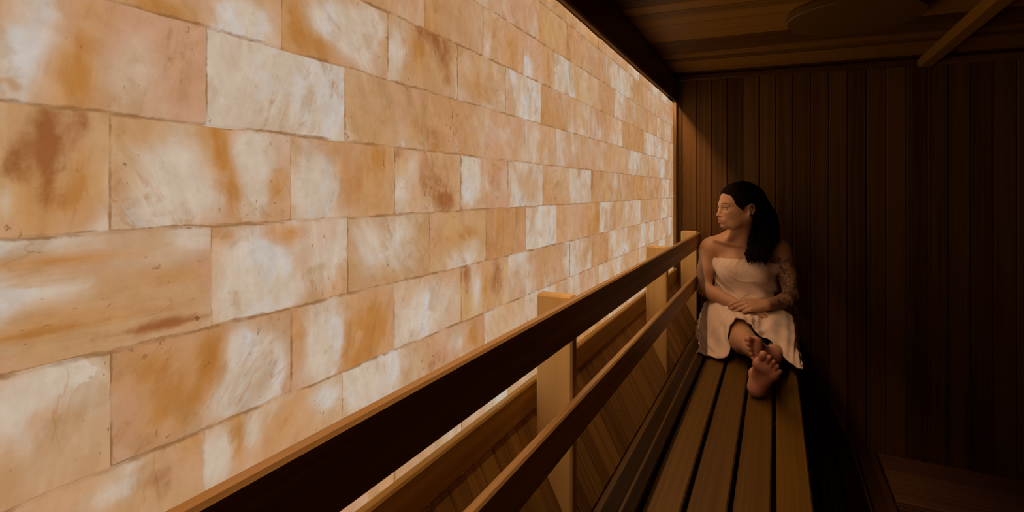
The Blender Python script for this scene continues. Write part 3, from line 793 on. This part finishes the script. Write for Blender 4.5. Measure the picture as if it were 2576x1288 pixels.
# colour regions of the skin
hp = hloc(bv); a_, b_, c_ = hp[:, 0], np.abs(hp[:, 1]), hp[:, 2]
def ss(x, lo, hi): t = np.clip((x-lo)/(hi-lo), 0, 1); return t*t*(3-2*t)
lips = ((a_ > .085) & (b_ < .025)).astype(float)*ss(-np.abs(c_+.0602)+.0115*(1-(b_/.026)**2), 0, .003)
eyec = np.stack([a_-.0782, b_-.031, c_-.003], 1); er = np.linalg.norm(eyec, axis=1)
open_ = ss(-np.abs(c_-.0035)+.0066*np.sqrt(np.clip(1-((b_-.031)/.0150)**2, 0, 1)), -.0004, .0008)
eye = (er < .0136)*open_*(a_ > .08)
gz = hp[:, 1]+np.where(hp[:, 1] > 0, -.031, .031)
iris = eye*(np.sqrt((gz+.0025)**2+(c_-.0042)**2) < .0062)
lash = (a_ > .082)*(np.abs(c_-.0078-.0012*np.cos((b_-.031)*90)) < .0022)*(np.abs(b_-.031) < .0165)*(er < .0200)
bz = .0255+.0035*np.cos((b_-.034)*80)
brow = (a_ > .06)*ss(.0034-np.abs(c_-bz), 0, .0014)*ss(b_, .011, .015)*ss(-b_, -.053, -.046)
nos = ((np.abs(c_+.0385) < .003) & (a_ > .095) & (b_ < .010) & (b_ > .003)).astype(float)
armd = np.minimum(np.linalg.norm(bv-V3(.052, 3.12, -.42), axis=1)/.14, np.linalg.norm(bv-V3(.035, 2.99, -.56), axis=1)/.155)
ink = ss(-armd, -1.08, -.93)*(bv[:, 0] > -.045)*ss(-bv[:, 2], .335, .36)
ink[(bv[:, 0] < .012) & (bv[:, 2] > -.50)] = 0
def soleness(Ax, O):
    q = (bv-O).dot(Ax.T)
    return ((q[:, 0] > -.02) & (q[:, 0] < .25) & (np.abs(q[:, 1]) < .06) & (q[:, 2] < .045) & (q[:, 2] > -.03)).astype(float)*ss(-q[:, 2], -.03, -.012)
sole = np.maximum(soleness(LAx, LO), soleness(RAx, RO))
me = np_mesh('person', bv, bf)
for nm, arr in (('lips', lips), ('eyewhite', eye), ('iris', iris), ('dark', np.clip(lash+brow*.85+nos*.6, 0, 1)), ('ink', ink), ('sole', sole)):
    at = me.attributes.new(nm, 'FLOAT', 'POINT'); at.data.foreach_set('value', np.asarray(arr, dtype=np.float32))
m, t = new_mat('skin')
pos = t.n('ShaderNodeTexCoord').outputs['Object']
n1 = t.noise(pos, 14, 3); n2 = t.noise(pos, 120, 4)
col = t.mix(t.ss(n1, .35, .65), (.49, .290, .170), (.53, .325, .200))
col = t.mix(t.m('MULTIPLY', t.ss(n2, .45, .7), .12), col, (.48, .24, .15))
A = lambda k: t.attr(k).outputs['Fac']
col = t.mix(t.m('MULTIPLY', A('sole'), .75), col, (.56, .25, .19))
col = t.mix(t.m('MULTIPLY', A('lips'), .85), col, (.40, .145, .115))
col = t.mix(A('eyewhite'), col, (.72, .64, .56))
col = t.mix(A('iris'), col, (.06, .035, .02))
col = t.mix(t.m('MULTIPLY', A('dark'), .9), col, (.055, .028, .018))
w1 = t.noise(pos, 19, 3, .5, 2.5)
line = t.ss(t.m('ABSOLUTE', t.m('SUBTRACT', w1, .5)), .012, .04, 1, 0)
w2 = t.noise(t.vm('ADD', pos, (4, 2, 9)), 38, 3, .5, 3)
line2 = t.ss(t.m('ABSOLUTE', t.m('SUBTRACT', w2, .5)), .012, .045, 1, 0)
blot = t.ss(t.noise(t.vm('ADD', pos, (9, 9, 1)), 18, 2), .50, .58)
tat = t.m('MINIMUM', t.m('ADD', t.m('ADD', line, t.m('MULTIPLY', line2, .8)), t.m('MULTIPLY', blot, .65)), 1)
col = t.mix(t.m('MULTIPLY', t.m('MULTIPLY', tat, A('ink')), .85), col, (.075, .055, .05))
rough = t.m('SUBTRACT', .48, t.m('MULTIPLY', A('eyewhite'), .35))
pp = t.out(col, rough, .35, t.bump(n2, .15, .001))
pp.inputs['Subsurface Weight'].default_value = .12
pp.inputs['Subsurface Radius'].default_value = (.012, .004, .002)
pp.inputs['Subsurface Scale'].default_value = .6
person = link('person', me, m, None, smooth=True)
setprops(person, 'barefoot person in a white towel on the upper bench, ankles crossed, facing the salt wall', 'person')

def child(name, me_, mat, parent=person, smooth=True, label=None):
    o = link(name, me_, mat, None, smooth); o.parent = parent
    if label: o['label'] = label
    return o

def catmull(P, n):
    P = np.asarray(P, float); m_ = len(P)
    t_ = np.linspace(0, m_-1-1e-9, n); i = t_.astype(int); f = t_-i
    Pm = P[np.clip(i-1, 0, m_-1)]; P0 = P[i]; P1 = P[np.clip(i+1, 0, m_-1)]; P2 = P[np.clip(i+2, 0, m_-1)]
    f = f.reshape(-1, *([1]*(P.ndim-1)))
    return .5*((2*P0)+(-Pm+P1)*f+(2*Pm-5*P0+4*P1-P2)*f*f+(-Pm+3*P0-3*P1+P2)*f**3)

# ---------------------------------------------------------------- hair
hm, t = new_mat('dark_hair')
pos = t.n('ShaderNodeTexCoord').outputs['Object']
hn = t.noise(t.vm('MULTIPLY', pos, (160, 160, 25)), 1, 4, .6, 1.5)
t.out(t.mix(hn, (.002, .0015, .001), (.012, .006, .004)), .55, .05, t.bump(hn, .9, .003))
Hh = Vol()
Sk = Vol()
Sk.ell(H(-.004, 0, .035), (.098*HS, .074*HS, .083*HS), HA, k=.02)
Sk.ell(H(.030, 0, -.030), (.066*HS, .058*HS, .086*HS), HA, k=.03)
Sk.ell(H(-.020, 0, .050), (.088*HS, .074*HS, .078*HS), HA, k=.02)
Sk.ell(H(-.050, 0, .005), (.058*HS, .064*HS, .070*HS), HA, k=.03)
for q in (-1, 1): Sk.cap(H(.000, .052*q, -.052), H(.045, .036*q, -.086), .014*HS, .013*HS, k=.03)
Hh.custom(lambda p: Sk.ev(p)-.0085+.0012*np.sin(hloc(p)[:, 1]*330+5*np.sin(hloc(p)[:, 2]*30)), HC, .125)
nrm = unit(V3(-.80, 0, .60))
def cut(p):
    q = hloc(p)
    b2 = np.abs(q[:, 1])
    # rounded hairline: higher over the middle of the forehead, dipping at the temple and in front of the ear
    g = -.80*(q[:, 0]-.083)+.60*(q[:, 2]-.080)+.010*np.exp(-((b2-.066)/.020)**2-((q[:, 2]-.02)/.025)**2)-.005*np.exp(-((b2-.045)/.016)**2)
    ear = .030-np.sqrt((q[:, 0]+.014)**2+(q[:, 2]+.008)**2)-np.clip(.052-b2, 0, 1)*3
    return np.maximum(-g, ear)*HS
Hh.custom(cut, HC, 9, k=.006, op='i')
# gathered tail falling over her left shoulder
tail = [H(-.085, .012, .040), (-.072, 3.080, -.105), (-.050, 3.090, -.190), (-.058, 3.060, -.265), (-.078, 3.010, -.320), (-.086, 2.995, -.345)]
Hh.chain(tail, [.048, .055, .055, .046, .036, .018], k=.03, k0=.04)
Hh.cap((-.024, 3.11, -.13), (-.012, 3.11, -.25), .034, .036, k=.03)
Hh.cap((-.105, 3.03, -.16), (-.115, 3.005, -.285), .014, .018, k=.03)
rh = random.Random(5)
TC = catmull(np.array(tail), 24)
TR = np.interp(np.linspace(0, 1, 24), np.linspace(0, 1, 6), [.050, .060, .058, .054, .046, .030])
for i in range(64):                     # wavy locks lying over the tail
    an = rh.uniform(0, 2*math.pi); ph = rh.uniform(0, 6.28); amp = rh.uniform(.004, .010); fr = rh.uniform(7, 12)
    i0 = rh.choice([0, 1, 2, 4, 7, 10]); pts = []; rs = []
    rr = rh.uniform(.88, 1.04); twist = rh.uniform(-.5, .5); drop = rh.uniform(-.006, .022)
    for j in range(i0, 24, 2):
        u = j/23
        d = V3(math.cos(an+twist*u), math.sin(an+twist*u)*.9, .25*math.sin(an*2))
        q = TC[j]+d*TR[j]*rr+V3(math.cos(an+1.6), math.sin(an+1.6), 0)*amp*math.sin(fr*u+ph)
        if u > .80: q = q+V3((q[0]+.085)*.5, 0, -drop*(u-.8)/.2+.10*max(0, q[0]+.06)*0)
        pts.append(q); rs.append(.0085*(1-.75*max(0, (u-.72)/.28)))
    pts.append(pts[-1]+V3(rh.uniform(-.008, .008), -.004, -.012-drop*.6)); rs.append(.0012)
    Hh.chain(pts, rs, k=.005)
hv, hfc = Hh.mesh(.0028)
hn_ = np.sin(hv[:, 0]*420+6*np.sin(hv[:, 2]*38))*.0012*(hv[:, 2] < -.02)
hv[:, 1] += hn_
child('hair', np_mesh('hair', hv, hfc), hm, label='long dark hair drawn back and falling over one shoulder')
# ear plug
Ev = Vol(); ec = H(-.010, .084, -.032)
E1 = unit(hl)
Ev.cap(ec-E1*.003, ec+E1*.003, .0052, .0052)
ev, ef = Ev.mesh(.0009, 24)
em, t = new_mat('black_plug'); t.out((.01, .008, .008), .25, .5)
child('earring', np_mesh('earring', ev, ef), em, label='round black ear plug')

# ---------------------------------------------------------------- towel
tm, t = new_mat('white_terry')
pos = t.n('ShaderNodeTexCoord').outputs['Object']
rib = t.noise(t.vm('MULTIPLY', pos, (420, 420, 60)), 1, 3, .6, .4)
ter = t.noise(pos, 700, 3, .7)
big = t.noise(pos, 9, 3)
cl = t.mix(t.ss(t.m('ADD', t.m('MULTIPLY', rib, .6), t.m('MULTIPLY', ter, .4)), .35, .65), (.74, .60, .50), (.93, .80, .69))
hgt = t.m('ADD', t.m('MULTIPLY', rib, .7), t.m('MULTIPLY', ter, .4))
t.out(cl, .95, .05, t.bump(hgt, .8, .0035), Sheen_Weight=.15)
Tv = Vol()
torso(Tv, .011)
Tv.ell((-.155, 3.080, -.445), (.105, .062, .075), k=.04)
Tv.ell((-.150, 3.075, -.60), (.13, .05, .08), k=.05)
Tv.cap((-.268, 3.125, -.395), (-.020, 3.13, -.395), .060, .060, k=.04)
Tv.ell((-.150, 3.145, -.530), (.150, .088, .17), k=.04)
def tcut(p):
    top = -.366-.03*(p[:, 0]+.15)-.010*((p[:, 0]+.15)/.15)**2+.0015*np.sin(p[:, 0]*160)
    return np.maximum(p[:, 2]-top, -.70-p[:, 2])
Tv.custom(tcut, (-.15, 3.1, -.5), 9, k=.006, op='i')
def folds(p, amp=1):
    x, y, z = p[:, 0], p[:, 1], p[:, 2]
    f = .0060*np.sin((z*1.0+.55*x)*70+2.5*np.sin(x*16))*ss(-z, .45, .56)
    f += .0045*np.sin((z*.8-.6*x)*110+2*np.sin(z*30))*ss(-z, .50, .58)
    f += .0016*np.sin(x*190+3*np.sin(z*40))*ss(z, -.42, -.37)
    f += .0035*np.sin((z+1.2*x)*48+1)*ss(-z, .38, .44)
    r1 = 1-np.abs(np.sin((z*1.0+.75*x)*34+1.3*np.sin(x*22+z*14)+.6)); r2 = 1-np.abs(np.sin((z*1.1-.35*x)*41+1.5*np.sin(x*17)+2))
    f += .0095*r1**5*ss(-z, .43, .50)+.0070*r2**6*ss(-z, .50, .60)
    return f*amp
tv, tf = Tv.mesh(.0028)
cen = V3(-.15, 3.16, 0); dr = tv-cen; dr[:, 2] = 0; dr /= (np.linalg.norm(dr, axis=1)[:, None]+1e-6)
tv = tv+dr*(folds(tv)+.002)[:, None]
me_t = np_mesh('towel', tv, tf)
towel = child('towel', me_t, tm, label='white terry towel wrapped round the body')

rowsL = [[(-0.369,3.12,-0.725),(-0.363,3.1,-0.664),(-0.339,3.08,-0.617),(-0.295,3.05,-0.587),(-0.242,3.03,-0.578),(-0.191,3.02,-0.576),(-0.113,3.02,-0.583),(-0.056,3.02,-0.578),(-0.0,3.04,-0.587),(0.047,3.07,-0.619),(0.071,3.1,-0.661),(0.085,3.14,-0.711),(0.086,3.17,-0.771)],
[(-0.385,2.97,-0.755),(-0.367,2.93,-0.709),(-0.335,2.9,-0.665),(-0.288,2.88,-0.626),(-0.239,2.88,-0.604),(-0.183,2.89,-0.601),(-0.108,2.88,-0.611),(-0.054,2.89,-0.603),(-0.0,2.92,-0.592),(0.053,2.92,-0.614),(0.084,2.9,-0.656),(0.092,2.88,-0.699),(0.093,2.9,-0.753)],
[(-0.346,2.82,-0.785),(-0.337,2.78,-0.749),(-0.29,2.72,-0.724),(-0.246,2.7,-0.682),(-0.231,2.73,-0.634),(-0.179,2.77,-0.608),(-0.107,2.77,-0.613),(-0.06,2.76,-0.635),(-0.009,2.77,-0.631),(0.042,2.74,-0.656),(0.077,2.7,-0.69),(0.09,2.68,-0.726),(0.095,2.72,-0.77)],
[(-0.346,2.67,-0.797),(-0.279,2.61,-0.786),(-0.214,2.57,-0.779),(-0.189,2.61,-0.728),(-0.199,2.65,-0.664),(-0.165,2.68,-0.614),(-0.109,2.68,-0.622),(-0.075,2.66,-0.666),(-0.033,2.66,-0.683),(0.016,2.61,-0.723),(0.058,2.53,-0.746),(0.101,2.5,-0.749),(0.105,2.54,-0.742)]]
G = catmull(np.array(rowsL), 70)               # rows
G = catmull(G.transpose(1, 0, 2), 190).transpose(1, 0, 2)
R_, S_ = G.shape[:2]
du = np.gradient(G, axis=1); dvv = np.gradient(G, axis=0)
nn = np.cross(du, dvv); nn /= (np.linalg.norm(nn, axis=2)[:, :, None]+1e-9)
sgn = np.sign((nn[:, :, 2].mean())); nn *= sgn
tt = np.linspace(0, 1, R_)[:, None]; sx = np.linspace(0, 1, S_)[None, :]
fold = .0035*np.sin(sx*46+6*tt+2*np.sin(tt*7))*ss(tt, .1, .6)+.0028*np.sin(sx*88-9*tt+3*np.sin(sx*14))+.0022*np.sin(tt*38+sx*19)
G = G+nn*fold[:, :, None]
th = .0045
V = np.concatenate([(G+nn*th).reshape(-1, 3), (G-nn*th*.2).reshape(-1, 3)])
F = []
N0 = R_*S_
for i in range(R_-1):
    for j in range(S_-1):
        q = i*S_+j
        F.append((q, q+1, q+S_+1, q+S_)); F.append((N0+q, N0+q+S_, N0+q+S_+1, N0+q+1))
for j in range(S_-1):
    F.append((j, N0+j, N0+j+1, j+1)); q = (R_-1)*S_+j; F.append((q, q+1, N0+q+1, N0+q))
for i in range(R_-1):
    q = i*S_; F.append((q, q+S_, N0+q+S_, N0+q)); q = i*S_+S_-1; F.append((q, N0+q, N0+q+S_, q+S_))
F = np.array(F)
V[:, 2] = np.maximum(V[:, 2], np.where(V[:, 0] < .09, -.7985, -.9))
me_l = np_mesh('towel_skirt', V, F)
import bmesh
bm = bmesh.new(); bm.from_mesh(me_l); bmesh.ops.recalc_face_normals(bm, faces=bm.faces); bm.to_mesh(me_l); bm.free()
skirt = link('skirt', me_l, tm, None, True); skirt.parent = towel
